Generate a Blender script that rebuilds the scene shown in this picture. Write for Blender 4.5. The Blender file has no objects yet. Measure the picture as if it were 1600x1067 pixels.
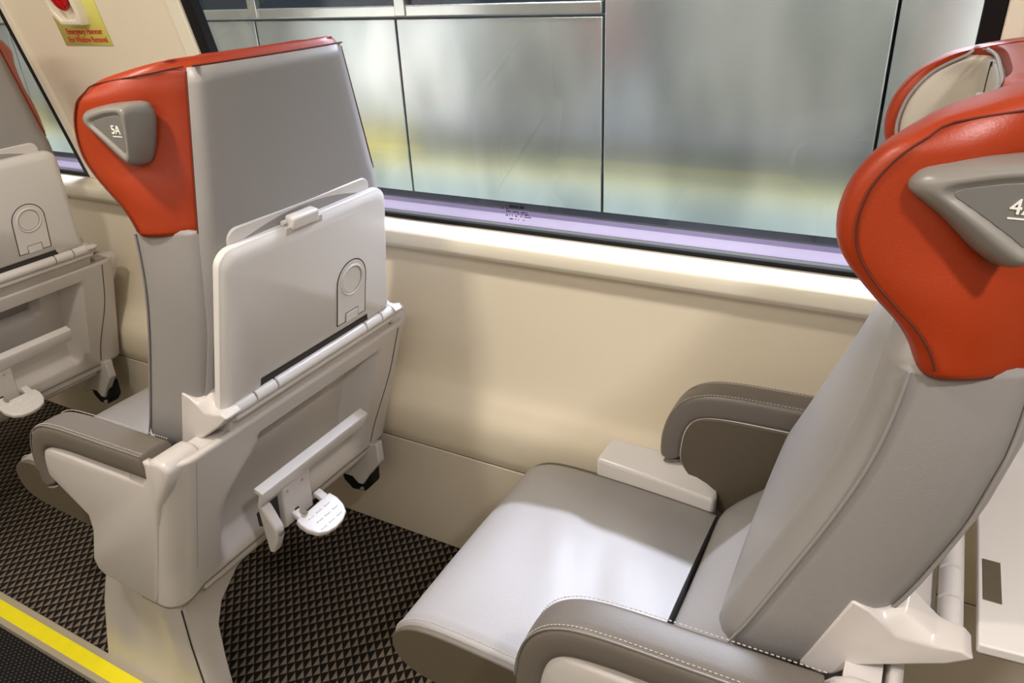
import bpy, bmesh, math, random
from mathutils import Vector, Matrix
C = bpy.context.scene.collection
random.seed(4)
H = 1.37            # eye height above the seat-row floor
YC = 0.87           # centre line of the window-side seats

# ------------------------------------------------------------------ materials
MATS = {}
def mat(name, col, rough=.5, metal=0., bump=0., bscale=400., spec=.5, coat=0., var=0., vscale=6.):
    m = bpy.data.materials.new(name); m.use_nodes = True
    nt = m.node_tree; b = nt.nodes['Principled BSDF']
    b.inputs['Base Color'].default_value = (*col, 1)
    b.inputs['Roughness'].default_value = rough
    b.inputs['Metallic'].default_value = metal
    b.inputs['Specular IOR Level'].default_value = spec
    b.inputs['Coat Weight'].default_value = coat
    tc = nt.nodes.new('ShaderNodeTexCoord')
    if bump:
        n = nt.nodes.new('ShaderNodeTexNoise'); n.inputs['Scale'].default_value = bscale
        n.inputs['Detail'].default_value = 4
        nt.links.new(tc.outputs['Object'], n.inputs['Vector'])
        bp = nt.nodes.new('ShaderNodeBump'); bp.inputs['Strength'].default_value = bump
        bp.inputs['Distance'].default_value = .002
        nt.links.new(n.outputs['Fac'], bp.inputs['Height']); nt.links.new(bp.outputs['Normal'], b.inputs['Normal'])
    if var:
        n = nt.nodes.new('ShaderNodeTexNoise'); n.inputs['Scale'].default_value = vscale
        n.inputs['Detail'].default_value = 5
        nt.links.new(tc.outputs['Object'], n.inputs['Vector'])
        mx = nt.nodes.new('ShaderNodeMix'); mx.data_type = 'RGBA'
        mx.inputs['A'].default_value = (*[c*(1-var) for c in col], 1)
        mx.inputs['B'].default_value = (*[min(1, c*(1+var)) for c in col], 1)
        nt.links.new(n.outputs['Fac'], mx.inputs['Factor']); nt.links.new(mx.outputs['Result'], b.inputs['Base Color'])
    MATS[name] = m
    return m
grey = mat('grey_leather', (.30, .283, .275), .42, bump=.11, bscale=420, var=.05)
cream_l = mat('cream_leather', (.50, .45, .38), .45, bump=.11, bscale=420)
orange = mat('orange_leather', (.345, .033, .004), .40, bump=.11, bscale=420, var=.06)
taupe = mat('taupe_leather', (.15, .130, .112), .42, bump=.11, bscale=420, var=.05)
panelm = mat('taupe_panel', (.105, .084, .058), .6, bump=.2, bscale=300)
thread = mat('seam_thread', (.50, .45, .40), .7)
darkseam = mat('dark_seam', (.035, .03, .028), .8)
plastic = mat('off_white_plastic', (.60, .56, .54), .3, spec=.5, var=.02)
trayp = mat('tray_plastic', (.70, .67, .66), .28, spec=.5)
badgem = mat('grey_badge_plastic', (.23, .215, .195), .33)
seamor = mat('orange_seam', (.10, .012, .003), .7)
badgei = mat('dark_badge_plastic', (.17, .165, .155), .38)
white = mat('white_print', (.85, .83, .78), .5)
black = mat('black_rubber', (.008, .008, .009), .6, spec=.2)
metal = mat('brushed_aluminium', (.55, .52, .47), .38, metal=.6)
wallm = mat('cream_wall_panel', (.84, .755, .60), .42, spec=.4, bump=.08, bscale=500, var=.02)
kickm = mat('beige_kick_panel', (.74, .66, .54), .45, var=.03)
ledgem = mat('ivory_ledge', (.86, .80, .66), .35)
greymet = mat('grey_window_frame', (.12, .115, .10), .6, spec=.2)
lilac = mat('lilac_sill', (.30, .235, .32), .45)
purple = mat('purple_sill', (.085, .045, .13), .45)
navy = mat('dark_sill_edge', (.008, .008, .016), .6, spec=.15)
yellow = mat('yellow_tape', (.90, .78, .01), .45, var=.08, vscale=30)
trimm = mat('beige_strip', (.40, .35, .26), .4, var=.08, vscale=12)
stick = mat('yellow_sticker', (.95, .88, .22), .45)
redp = mat('red_print', (.60, .05, .02), .5)
redh = mat('red_plastic', (.55, .005, .01), .18)
ceilm = mat('ceiling_panel', (.75, .73, .70), .5)
lampframe = mat('lamp_frame', (.7, .7, .7), .4)

def glass_mat():
    m = bpy.data.materials.new('window_glass'); m.use_nodes = True
    nt = m.node_tree; nt.nodes.clear()
    o = nt.nodes.new('ShaderNodeOutputMaterial')
    t = nt.nodes.new('ShaderNodeBsdfTransparent'); t.inputs['Color'].default_value = (.93, .95, .96, 1)
    g = nt.nodes.new('ShaderNodeBsdfGlossy'); g.inputs['Roughness'].default_value = .015
    f = nt.nodes.new('ShaderNodeFresnel'); f.inputs['IOR'].default_value = 1.5
    mx = nt.nodes.new('ShaderNodeMixShader')
    ge = nt.nodes.new('ShaderNodeNewGeometry'); sb = nt.nodes.new('ShaderNodeMath'); sb.operation = 'SUBTRACT'; sb.inputs[0].default_value = 1
    ml = nt.nodes.new('ShaderNodeMath'); ml.operation = 'MULTIPLY'
    nt.links.new(ge.outputs['Backfacing'], sb.inputs[1]); nt.links.new(sb.outputs[0], ml.inputs[0]); nt.links.new(f.outputs[0], ml.inputs[1])
    nt.links.new(ml.outputs[0], mx.inputs[0]); nt.links.new(t.outputs[0], mx.inputs[1]); nt.links.new(g.outputs[0], mx.inputs[2])
    nt.links.new(mx.outputs[0], o.inputs['Surface'])
    return m
glassm = glass_mat()

def N(nt, t, **k):
    n = nt.nodes.new(t)
    for a, v in k.items(): setattr(n, a, v)
    return n
def mth(nt, op, a, b=None, c=None):
    n = nt.nodes.new('ShaderNodeMath'); n.operation = op
    for i, v in enumerate((a, b, c)):
        if v is None: continue
        if isinstance(v, (int, float)): n.inputs[i].default_value = v
        else: nt.links.new(v, n.inputs[i])
    return n.outputs[0]

def mat_floor():
    m = bpy.data.materials.new('woven_triangle_mat'); m.use_nodes = True
    nt = m.node_tree; b = nt.nodes['Principled BSDF']
    tc = N(nt, 'ShaderNodeTexCoord'); s = N(nt, 'ShaderNodeSeparateXYZ'); nt.links.new(tc.outputs['Object'], s.inputs[0])
    x, y = s.outputs[0], s.outputs[1]
    u = mth(nt, 'FRACT', mth(nt, 'MULTIPLY', mth(nt, 'SUBTRACT', x, y), 1/.0354))
    v = mth(nt, 'FRACT', mth(nt, 'MULTIPLY', mth(nt, 'ADD', x, y), 1/.0250))
    sm = mth(nt, 'ADD', u, v)
    tri_mask = mth(nt, 'MULTIPLY', mth(nt, 'GREATER_THAN', sm, 1.04), mth(nt, 'LESS_THAN', v, .93))  # pale triangles of the mat's own pattern
    tri_mask = mth(nt, 'MULTIPLY', tri_mask, mth(nt, 'LESS_THAN', u, .95))
    line = mth(nt, 'MULTIPLY', mth(nt, 'GREATER_THAN', v, .93), mth(nt, 'LESS_THAN', v, .985))
    nz = N(nt, 'ShaderNodeTexNoise'); nz.inputs['Scale'].default_value = 900; nt.links.new(tc.outputs['Object'], nz.inputs['Vector'])
    lv = mth(nt, 'MULTIPLY', tri_mask, mth(nt, 'ADD', mth(nt, 'MULTIPLY', nz.outputs['Fac'], .8), .6))
    m1 = N(nt, 'ShaderNodeMix', data_type='RGBA'); m1.inputs['A'].default_value = (.006, .0055, .006, 1); m1.inputs['B'].default_value = (.20, .158, .118, 1)
    nt.links.new(lv, m1.inputs['Factor'])
    m2 = N(nt, 'ShaderNodeMix', data_type='RGBA'); m2.inputs['B'].default_value = (.05, .03, .018, 1)
    nt.links.new(line, m2.inputs['Factor']); nt.links.new(m1.outputs['Result'], m2.inputs['A'])
    nt.links.new(m2.outputs['Result'], b.inputs['Base Color'])
    bp = N(nt, 'ShaderNodeBump'); bp.inputs['Strength'].default_value = .4; bp.inputs['Distance'].default_value = .001
    nt.links.new(tri_mask, bp.inputs['Height']); nt.links.new(bp.outputs['Normal'], b.inputs['Normal'])
    b.inputs['Roughness'].default_value = .75
    b.inputs['Specular IOR Level'].default_value = .2
    return m
def mat_aisle():
    m = bpy.data.materials.new('studded_aisle_mat'); m.use_nodes = True
    nt = m.node_tree; b = nt.nodes['Principled BSDF']
    tc = N(nt, 'ShaderNodeTexCoord'); s = N(nt, 'ShaderNodeSeparateXYZ'); nt.links.new(tc.outputs['Object'], s.inputs[0])
    x, y = s.outputs[0], s.outputs[1]
    u = mth(nt, 'FRACT', mth(nt, 'MULTIPLY', mth(nt, 'SUBTRACT', x, y), 1/.014))
    v = mth(nt, 'FRACT', mth(nt, 'MULTIPLY', mth(nt, 'ADD', x, y), 1/.014))
    du = mth(nt, 'SUBTRACT', u, .5); dv = mth(nt, 'SUBTRACT', v, .5)
    d = mth(nt, 'ADD', mth(nt, 'MULTIPLY', du, du), mth(nt, 'MULTIPLY', dv, dv))
    dot = mth(nt, 'LESS_THAN', d, .03)
    m1 = N(nt, 'ShaderNodeMix', data_type='RGBA'); m1.inputs['A'].default_value = (.006, .006, .007, 1); m1.inputs['B'].default_value = (.12, .11, .10, 1)
    nt.links.new(dot, m1.inputs['Factor']); nt.links.new(m1.outputs['Result'], b.inputs['Base Color'])
    b.inputs['Roughness'].default_value = .7; b.inputs['Specular IOR Level'].default_value = .2
    return m
def mat_screen():
    m = bpy.data.materials.new('satin_steel_screen'); m.use_nodes = True
    nt = m.node_tree; b = nt.nodes['Principled BSDF']
    tc = N(nt, 'ShaderNodeTexCoord')
    mp = N(nt, 'ShaderNodeMapping'); mp.inputs['Scale'].default_value = (2.2, 1, .9); nt.links.new(tc.outputs['Object'], mp.inputs[0])
    n1 = N(nt, 'ShaderNodeTexNoise'); n1.inputs['Scale'].default_value = 2.2; n1.inputs['Detail'].default_value = 2; n1.inputs['Distortion'].default_value = 0
    nt.links.new(mp.outputs[0], n1.inputs['Vector'])
    cr = N(nt, 'ShaderNodeValToRGB'); cr.color_ramp.elements[0].position = .2; cr.color_ramp.elements[1].position = .8; cr.color_ramp.interpolation = 'EASE'
    cr.color_ramp.elements[0].color = (.36, .40, .41, 1); cr.color_ramp.elements[1].color = (.72, .77, .78, 1)
    nt.links.new(n1.outputs['Fac'], cr.inputs[0]); nt.links.new(cr.outputs[0], b.inputs['Base Color'])
    mp2 = N(nt, 'ShaderNodeMapping'); mp2.inputs['Scale'].default_value = (60, 1, 2); nt.links.new(tc.outputs['Object'], mp2.inputs[0])
    n2 = N(nt, 'ShaderNodeTexNoise'); n2.inputs['Scale'].default_value = 3; n2.inputs['Detail'].default_value = 4; nt.links.new(mp2.outputs[0], n2.inputs['Vector'])
    r = mth(nt, 'ADD', mth(nt, 'MULTIPLY', n1.outputs['Fac'], .25), .16)
    b.inputs['Roughness'].default_value = .27
    bp = N(nt, 'ShaderNodeBump'); bp.inputs['Strength'].default_value = .02; bp.inputs['Distance'].default_value = .002
    b.inputs['Metallic'].default_value = .75
    return m
floorm, aislem, screenm = mat_floor(), mat_aisle(), mat_screen()
bandm = mat('polished_steel_band', (.62, .64, .62), .25, metal=.8, var=.25, vscale=4)
darkglass = mat('dark_platform_glass', (.02, .028, .04), .12, var=.5, vscale=3)
skiny = mat('yellow_livery', (.90, .66, .04), .4)
skinc = mat('cream_livery', (.9, .85, .6), .4)
skins = mat('steel_livery', (.35, .42, .44), .4)

# ------------------------------------------------------------------ helpers
def link(name, bm, m, parent=None, smooth=35, sub=0, bevel=0, bseg=3, solid=0, recalc=True):
    if recalc: bmesh.ops.recalc_face_normals(bm, faces=bm.faces)
    me = bpy.data.meshes.new(name); bm.to_mesh(me); bm.free()
    ms = m if isinstance(m, (list, tuple)) else [m]
    for x in ms: me.materials.append(x)
    for p in me.polygons: p.use_smooth = True
    o = bpy.data.objects.new(name, me); C.objects.link(o)
    if parent: o.parent = parent
    if solid:
        md = o.modifiers.new('solid', 'SOLIDIFY'); md.thickness = abs(solid); md.offset = -1 if solid > 0 else 1
    if bevel:
        md = o.modifiers.new('bevel', 'BEVEL'); md.width = bevel; md.segments = bseg; md.limit_method = 'ANGLE'; md.angle_limit = math.radians(30)
        md.harden_normals = False
    if sub:
        md = o.modifiers.new('sub', 'SUBSURF'); md.levels = sub; md.render_levels = sub
    elif smooth:
        me.set_sharp_from_angle(angle=math.radians(smooth if not bevel else 60))
    return o
def tag(o, label=None, cat=None, group=None, kind=None):
    if label: o['label'] = label
    if cat: o['category'] = cat
    if group: o['group'] = group
    if kind: o['kind'] = kind
    return o
def empty(name, loc):
    o = bpy.data.objects.new(name, None); C.objects.link(o); o.location = loc; o.empty_display_size = .1
    return o
def struct(name, bm, m, **k):
    o = link(name, bm, m, **k); o['kind'] = 'structure'; return o
def add_box(bm, x0, x1, y0, y1, z0, z1, mi=0):
    vs = [bm.verts.new((x, y, z)) for x in (x0, x1) for y in (y0, y1) for z in (z0, z1)]
    for f in ((0,1,3,2),(4,6,7,5),(0,4,5,1),(2,3,7,6),(0,2,6,4),(1,5,7,3)):
        bm.faces.new([vs[i] for i in f]).material_index = mi
    return vs
def box(*a):
    bm = bmesh.new(); add_box(bm, *a); return bm
def add_prism(bm, poly, y0, y1):
    """poly in (x,z), extruded along y"""
    a = [bm.verts.new((x, y0, z)) for x, z in poly]; b = [bm.verts.new((x, y1, z)) for x, z in poly]
    bm.faces.new(a); bm.faces.new(b[::-1]); n = len(poly)
    for i in range(n): bm.faces.new((a[i], b[i], b[(i+1) % n], a[(i+1) % n]))
def prism(poly, y0, y1):
    bm = bmesh.new(); add_prism(bm, poly, y0, y1); return bm
def add_loft(bm, rings, cap=True, mi=0):
    R = [[bm.verts.new(p) for p in r] for r in rings]; n = len(R[0])
    for a, b in zip(R, R[1:]):
        for i in range(n):
            bm.faces.new((a[i], a[(i+1) % n], b[(i+1) % n], b[i])).material_index = mi
    if cap:
        for r in (R[0], R[-1]):
            try: bm.faces.new(r).material_index = mi
            except ValueError: pass
def add_tube(bm, pts, r, n=10, cap=True):
    pts = [Vector(p) for p in pts]; rings = []
    up0 = None
    for i, p in enumerate(pts):
        t = (pts[min(i+1, len(pts)-1)] - pts[max(i-1, 0)]).normalized()
        if up0 is None:
            up0 = Vector((0, 0, 1)) if abs(t.z) < .9 else Vector((1, 0, 0))
        s = t.cross(up0).normalized(); u = s.cross(t).normalized(); up0 = u
        rr = r[i] if isinstance(r, (list, tuple)) else r
        rings.append([p + rr*(math.cos(2*math.pi*k/n)*s + math.sin(2*math.pi*k/n)*u) for k in range(n)])
    add_loft(bm, rings, cap)
def tube(pts, r, n=10):
    bm = bmesh.new(); add_tube(bm, pts, r, n); return bm
def dashes(pts, r, on=.0034, off=.0024):
    # a row of short stitches along a path
    bm = bmesh.new(); P = [Vector(p) for p in pts]; d = [0]
    for a, b in zip(P, P[1:]): d.append(d[-1]+(b-a).length)
    def at(t):
        for i in range(len(P)-1):
            if t <= d[i+1]: return P[i].lerp(P[i+1], (t-d[i])/max(1e-9, d[i+1]-d[i]))
        return P[-1]
    t = 0
    while t+on < d[-1]:
        add_tube(bm, [at(t), at(t+on)], r, 5); t += on+off
    return bm
def lerp(a, b, t): return a + (b-a)*t
def interp(tab, z):
    if z <= tab[0][0]: return tab[0][1]
    for (a, va), (b, vb) in zip(tab, tab[1:]):
        if z <= b: return lerp(va, vb, (z-a)/(b-a))
    return tab[-1][1]
def catmull(pts, k=6):
    P = [Vector(p) for p in pts]; out = []
    for i in range(len(P)-1):
        p0, p1, p2, p3 = P[max(i-1, 0)], P[i], P[i+1], P[min(i+2, len(P)-1)]
        for j in range(k):
            t = j/k
            out.append(.5*((2*p1)+(p2-p0)*t+(2*p0-5*p1+4*p2-p3)*t*t+(3*p1-p0-3*p2+p3)*t**3))
    out.append(P[-1]); return out
def ss(a, b, x):
    if a == b: return float(x > a)
    t = max(0, min(1, (x-a)/(b-a))); return t*t*(3-2*t)
def rrect(w, h, r, k=4):
    """closed rounded rectangle, centred"""
    o = []
    for cx, cy, a0 in ((w/2-r, h/2-r, 0), (-w/2+r, h/2-r, 90), (-w/2+r, -h/2+r, 180), (w/2-r, -h/2+r, 270)):
        for j in range(k+1):
            a = math.radians(a0+90*j/k); o.append((cx+r*math.cos(a), cy+r*math.sin(a)))
    return o
def text_mesh(name, body, size, m, parent, mat4, align='CENTER', extrude=.0006, sx=1., space=1.):
    cu = bpy.data.curves.new(name, 'FONT'); cu.body = body; cu.size = size; cu.align_x = align; cu.align_y = 'CENTER'
    cu.extrude = extrude; cu.space_line = space; cu.offset = size*.012
    t = bpy.data.objects.new('tmp', cu); C.objects.link(t)
    bpy.context.view_layer.update()
    me = bpy.data.meshes.new_from_object(t); bpy.data.objects.remove(t)
    me.name = name; me.materials.clear(); me.materials.append(m)
    me.transform(mat4 @ Matrix.Diagonal((sx, 1, 1, 1)))
    o = bpy.data.objects.new(name, me); C.objects.link(o); o.parent = parent
    return o

# ------------------------------------------------------------------ seat profiles (local: +x back, -y aisle)
SEAM = [(.60, -.13), (.655, -.107), (.72, -.08), (.807, -.047), (.86, -.027), (.918, -.007), (.96, .004), (.995, .011), (1.05, .017), (1.08, .017)]
BACK = [(.60, -.02), (.70, .02), (.80, .066), (.86, .086), (.895, .097), (.98, .112), (1.05, .115), (1.27, .115)]
WB = [(.60, .215), (.80, .21), (.98, .205), (1.05, .196), (1.27, .152)]
def back_ring(z, k, inset=0.):
    """closed plan outline of the upholstered back at height z; k = 0..1 bolster strength"""
    xs, xb, wb = interp(SEAM, z), interp(BACK, z), interp(WB, z)
    wf = .232 - inset; wb -= inset
    pts = []
    nf = 33
    for i in range(nf):
        y = lerp(-wf, wf, i/(nf-1)); s = abs(y)/wf
        bol = .022*(1-ss(.88, 1., s)**1.5) + .004*k*(1-s*s)            # pad stands proud of the side seam
        dip = 0               # centre lower than the bolsters
        pts.append((xs - bol + dip + inset, y, z))
    ns = 7
    for i in range(1, ns):
        t = i/ns; pts.append((lerp(xs+inset*.5, xb-.005, t), lerp(wf, wb+.004, t) + .006*math.sin(math.pi*t), z))
    nb = 19
    for i in range(nb):
        y = lerp(wb, -wb, i/(nb-1)); s = abs(y)/wb
        pts.append((xb - inset - .005*ss(.86, 1, s) + .006*(1-s*s), y, z))
    for i in range(1, ns):
        t = 1-i/ns; pts.append((lerp(xs+inset*.5, xb-.005, t), -lerp(wf, wb+.004, t) - .006*math.sin(math.pi*t), z))
    return pts
CREST = [(1.045, .022), (1.07, .012), (1.09, -.002), (1.11, -.023), (1.13, -.042), (1.15, -.055), (1.17, -.059), (1.19, -.057), (1.21, -.050),
         (1.232, -.034), (1.247, -.014), (1.257, .003), (1.267, .034), (1.273, .058), (1.277, .080)]
CREST = [(p.z, p.x) for p in catmull([(x, 0, z) for z, x in CREST], 6)]
def head_ring(z, inset=0.):
    xc = interp(CREST, z) + inset
    top = ss(1.235, 1.277, z)
    wf = lerp(.238, .163, max(0, min(1, (xc-inset+.035)/.115))**1.25) - inset if z > 1.19 else .238 - inset
    wb = interp(WB, min(z, 1.27)) - .005 - inset - .01*ss(1.265, 1.277, z)
    xb = .110 - inset - .012*ss(1.262, 1.277, z)
    th = .046                                          # wing thickness
    low = ss(1.04, 1.10, z)
    xin = lerp(xc + .01, .050, low); xin = max(xin, xc + .004); xin = min(xin, xb-.02)
    pts = []
    yo, yi = wf, wf - th
    # aisle wing tip (semi-rounded), from outer seam to inner side
    def tip(sgn):
        o = []
        for j in range(9):
            a = math.pi*j/8
            yy = (yo+yi)/2 + (yo-yi)/2*math.cos(a)
            xx = xc + min(.017, (xb-xc)*.3)*(1-math.sin(a)**.8)*(1 if a < math.pi/2 else .5)
            o.append((xx, sgn*yy, z))
        return o
    t1 = tip(-1)
    pts += t1                                          # 9
    ni = 5
    for i in range(1, ni):
        t = i/ni; pts.append((lerp(xc+.01, xin, t), -yi + .016*t, z))
    nc = 13
    for i in range(nc):
        y = lerp(-yi+.022, yi-.022, i/(nc-1)); s = abs(y)/(yi-.022)
        pts.append((xin - .008*(s**4) , y, z))
    for i in range(1, ni):
        t = 1-i/ni; pts.append((lerp(xc+.01, xin, t), yi - .016*t, z))
    pts += tip(1)[::-1]
    xs = xc + min(.017, (xb-xc)*.3)
    ns = 7
    for i in range(1, ns):
        t = i/ns; pts.append((lerp(xs, xb-.006, t), lerp(wf, wb+.002, t) + (.009+.015*ss(1.05, 1.13, z))*math.sin(math.pi*t)*(1-.6*top), z))
    nb = 13
    for i in range(nb):
        y = lerp(wb, -wb, i/(nb-1)); s = abs(y)/wb
        pts.append((xb + .006*(1-s*s), y, z))
    for i in range(1, ns):
        t = 1-i/ns; pts.append((lerp(xs, xb-.006, t), -lerp(wf, wb+.002, t) - (.009+.015*ss(1.05, 1.13, z))*math.sin(math.pi*t)*(1-.6*top), z))
    return pts
NT, NI, NC, NS, NB = 9, 4, 13, 6, 13

def slab_from_grid(grid, t, name, m, parent, sub=1, bevel=0):
    bm = bmesh.new(); V = [[bm.verts.new(p) for p in r] for r in grid]
    for a, b in zip(V, V[1:]):
        for i in range(len(a)-1): bm.faces.new((a[i], a[i+1], b[i+1], b[i]))
    o = link(name, bm, m, parent, recalc=False)
    md = o.modifiers.new('solid', 'SOLIDIFY'); md.thickness = t; md.offset = 0
    if sub:
        md = o.modifiers.new('sub', 'SUBSURF'); md.levels = sub; md.render_levels = sub
    return o

def arm_pad(sgn, root, inner):
    """upholstered arm rest: rounded bar that bends down at the nose"""
    path = catmull([(.004, 0, .687), (-.03, 0, .686), (-.12, 0, .683), (-.22, 0, .679), (-.272, 0, .668), (-.300, 0, .643), (-.314, 0, .605), (-.318, 0, .565), (-.312, 0, .540)], 5)
    yc = sgn*(inner+.031)
    prof = rrect(.060, .052, .014, 3)
    rings = []
    for i, p in enumerate(path):
        t = (path[min(i+1, len(path)-1)]-path[max(i-1, 0)]).normalized()
        n = Vector((-t.z, 0, t.x));
        if n.z < 0 and abs(n.z) > .3: n = -n
        if abs(n.z) <= .3 and n.x > 0: n = -n
        f = 1. if i < len(path)-1 else .55
        hs = lerp(1., .80, ss(-.24, -.33, p.x) if p.x < -.24 else 0)
        q = rings
        rings.append([(p.x + n.x*b*f*hs, yc + a*f, p.z + n.z*b*f*hs) for a, b in prof])
    bm = bmesh.new(); add_loft(bm, rings)
    o = link('arm_pad', bm, taupe, root, sub=1)
    # stitched seams along both top edges
    for dy in (-.027, .027):
        pts = []
        for i, p in enumerate(path[:-7]):
            t = (path[min(i+1, len(path)-1)]-path[max(i-1, 0)]).normalized(); n = Vector((-t.z, 0, t.x))
            if n.z < 0: n = -n
            if abs(n.z) <= .3 and n.x > 0: n = -n
            hs = lerp(1., .80, ss(-.24, -.33, p.x) if p.x < -.24 else 0)
            pts.append((p.x + n.x*.0235*hs, yc + dy, p.z + n.z*.0235*hs))
        if dy*sgn > 0: link('edge_piping', tube(pts, .0013, 6), badgem, o)
        link('stitching', dashes([(p[0], p[1]-math.copysign(.0045 if dy*sgn > 0 else .0015, dy), p[2]+.0022) for p in pts], .0007), thread, o)
    return o

def make_seat(name, sx, number, tray_down, label):
    root = empty(name, (sx, YC, 0)); tag(root, label, 'train seat', 'seats in a row along the window')
    # ---- seat cushion
    bm = bmesh.new(); rings = []
    # side outline of the cushion in (x, z)
    out = catmull([(-.217, 0, .485), (-.30, 0, .492), (-.40, 0, .498), (-.50, 0, .500), (-.555, 0, .492), (-.590, 0, .468), (-.600, 0, .435), (-.585, 0, .402),
                   (-.545, 0, .385), (-.45, 0, .378), (-.35, 0, .376), (-.22, 0, .376)], 4)
    ys = [-.250, -.247, -.238, -.22, -.19, -.15, -.10, -.05, 0, .05, .10, .14, .17, .195, .205, .210]
    cy = -.02
    for y in ys:
        e = min(y+.250, .210-y); ins = .012*(1-min(1, e/.012))**2
        r = []
        for p in out:
            up = ss(.44, .49, p.z)
            cx = p.x + .40; cyy = (y - cy)/.2
            crown = .006*(1-cyy*cyy)*up
            # sat-in wrinkles
            w1 = -.011*math.exp(-((p.x+.36)+.35*(y+.02))**2/.0004)*math.exp(-((y+.03)/.07)**2)*up
            w2 = -.008*math.exp(-((y+.10)-.25*(p.x+.33))**2/.0002)*math.exp(-((p.x+.33)/.06)**2)*up
            w3 = .008*math.exp(-((p.x+.42)+.35*(y))**2/.001)*math.exp(-((y)/.09)**2)*up
            zc = .44
            r.append((p.x + (ins if p.x < -.4 else 0), y, lerp(p.z, zc, ins/.06) + crown + w1 + w2 + w3))
        rings.append(r)
    add_loft(bm, rings)
    cush = link('seat_cushion', bm, grey, root, smooth=40)
    # side cloth panels of the cushion
    prof2 = [(p.x*1.0 - (.0), p.z) for p in out]
    cxm = sum(p[0] for p in prof2)/len(prof2); czm = sum(p[1] for p in prof2)/len(prof2)
    side = [(cxm+(x-cxm)*.975, czm+(z-czm)*.90) for x, z in prof2]
    for y0, y1 in ((-.2535, -.243), (.203, .2130)):
        o = link('cushion_side', prism(side, y0, y1), panelm, cush, bevel=.002, bseg=2)
    link('stitching', dashes([(p.x, -.2375, p.z+.0012) for p in out[:-20]], .0007), thread, cush)
    tag(cush.children[0], 'dark taupe side panel')
    # seat pan under the cushion
    link('seat_pan', box(-.50, -.05, -.225, .225, .335, .378), plastic, root, bevel=.012)
    # ---- lumbar pad
    bm = bmesh.new(); rings = []
    L = [(.455, -.200), (.475, -.2145), (.50, -.2110), (.54, -.172), (.58, -.132), (.62, -.105), (.66, -.088), (.70, -.070), (.74, -.055), (.78, -.04)]
    for z, x in L:
        r = []
        for i in range(17):
            y = lerp(-.222, .222, i/16); s_ = abs(y)/.222
            r.append((x + .010*ss(.85, 1, s_) + .004*(1-s_*s_), y, z))
        for i in range(9): r.append((x + .07 if z > .5 else x + .10, lerp(.215, -.215, i/8), z))
        rings.append(r)
    add_loft(bm, rings); link('lumbar_pad', bm, grey, root, sub=1)
    # ---- upper back pad
    bm = bmesh.new(); rings = []
    zs = [.640, .6415, .645, .651, .66, .673, .69, .73, .77, .81, .85, .89, .93, .97, 1.0, 1.03, 1.046, 1.0495]
    for z in zs:
        k = 1 - ss(.98, 1.06, z)
        ins = .034*(1-math.sqrt(max(0, 1-((.690-min(z, .690))/.050)**2))) if z > .640 else .034
        rings.append(back_ring(z, k, ins))
    for z, fy, dx in ((1.056, .985, 0), (1.064, .96, .001), (1.074, .93, .003), (1.086, .89, .006), (1.100, .85, .012), (1.115, .82, .020), (1.130, .78, .034), (1.14, .74, .05)):
        rings.append([(min(.09, p[0]+dx), p[1]*fy, z) for p in back_ring(1.05, 0)])
    add_loft(bm, rings)
    bk = link('backrest', bm, grey, root, smooth=50)
    for sg in (-1, 1):
        pts = [(interp(SEAM, z)+.001, sg*.2335, z) for z in [.665+.0192*i for i in range(21)]]
        ret = [(.01, sg*.228, .642), (-.02, sg*.230, .643), (-.05, sg*.232, .646), (-.085, sg*.233, .652)]
        link('piping', tube(catmull(ret + pts[::2], 4), .0017, 7), grey, bk)
    # ---- head rest
    bm = bmesh.new()
    zs = [1.048, 1.054] + [1.062+.008*i for i in range(22)] + [1.236, 1.242, 1.2475, 1.2525, 1.257, 1.261, 1.2645, 1.2675, 1.270, 1.2725, 1.275, 1.277]
    rings = [head_ring(z, .002 if z == 1.048 else 0) for z in zs]
    add_loft(bm, rings, cap=False)
    bm.verts.ensure_lookup_table()
    n = len(rings[0])
    # bottom and top lids stitched front half to back half
    hr = link('headrest', bm, orange, root, smooth=60, recalc=True)
    me = hr.data; bm = bmesh.new(); bm.from_mesh(me)
    bm.verts.ensure_lookup_table()
    for ring0 in (0, len(rings)-1):
        vs = [bm.verts[ring0*n+i] for i in range(n)]
        f = bm.faces.new(vs); f.smooth = True
        bmesh.ops.triangulate(bm, faces=[f])
    bmesh.ops.recalc_face_normals(bm, faces=bm.faces); bm.to_mesh(me); bm.free()
    for p in me.polygons: p.use_smooth = True
    # cream inner pad lining the wings
    i0 = 8; i1 = NT + NI + NC + NI + 1
    grid = []
    for z in [1.06+.0098*i for i in range(21)]:
        r = head_ring(z)
        row = r[i0:i1]
        nr = len(row)
        grid.append([(p[0]+lerp(-.003, .009, ss(.30, .46, abs(q/(nr-1)-.5))), p[1]*.985, p[2]) for q, p in enumerate(row)])
    slab_from_grid(grid, .012, 'headrest_lining', cream_l, hr)
    edge2 = [tuple(Vector(g[-1])+Vector((-.001, -.005, 0))) for g in grid]; edge1 = [tuple(Vector(g[0])+Vector((-.001, .005, 0))) for g in grid]
    top_ = [tuple(Vector(p)+Vector((-.004, 0, .007))) for p in grid[-1]]
    link('lining_piping', tube(catmull(edge1 + top_[1:-1] + edge2[::-1], 3), .0020, 8), grey, hr)
    for q in (NI+3, len(grid[0])-NI-4):
        link('lining_seam', tube([tuple(Vector(g[q])+Vector((-.0062, 0, 0))) for g in grid[8:]], .0012, 5), darkseam, hr)
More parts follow.
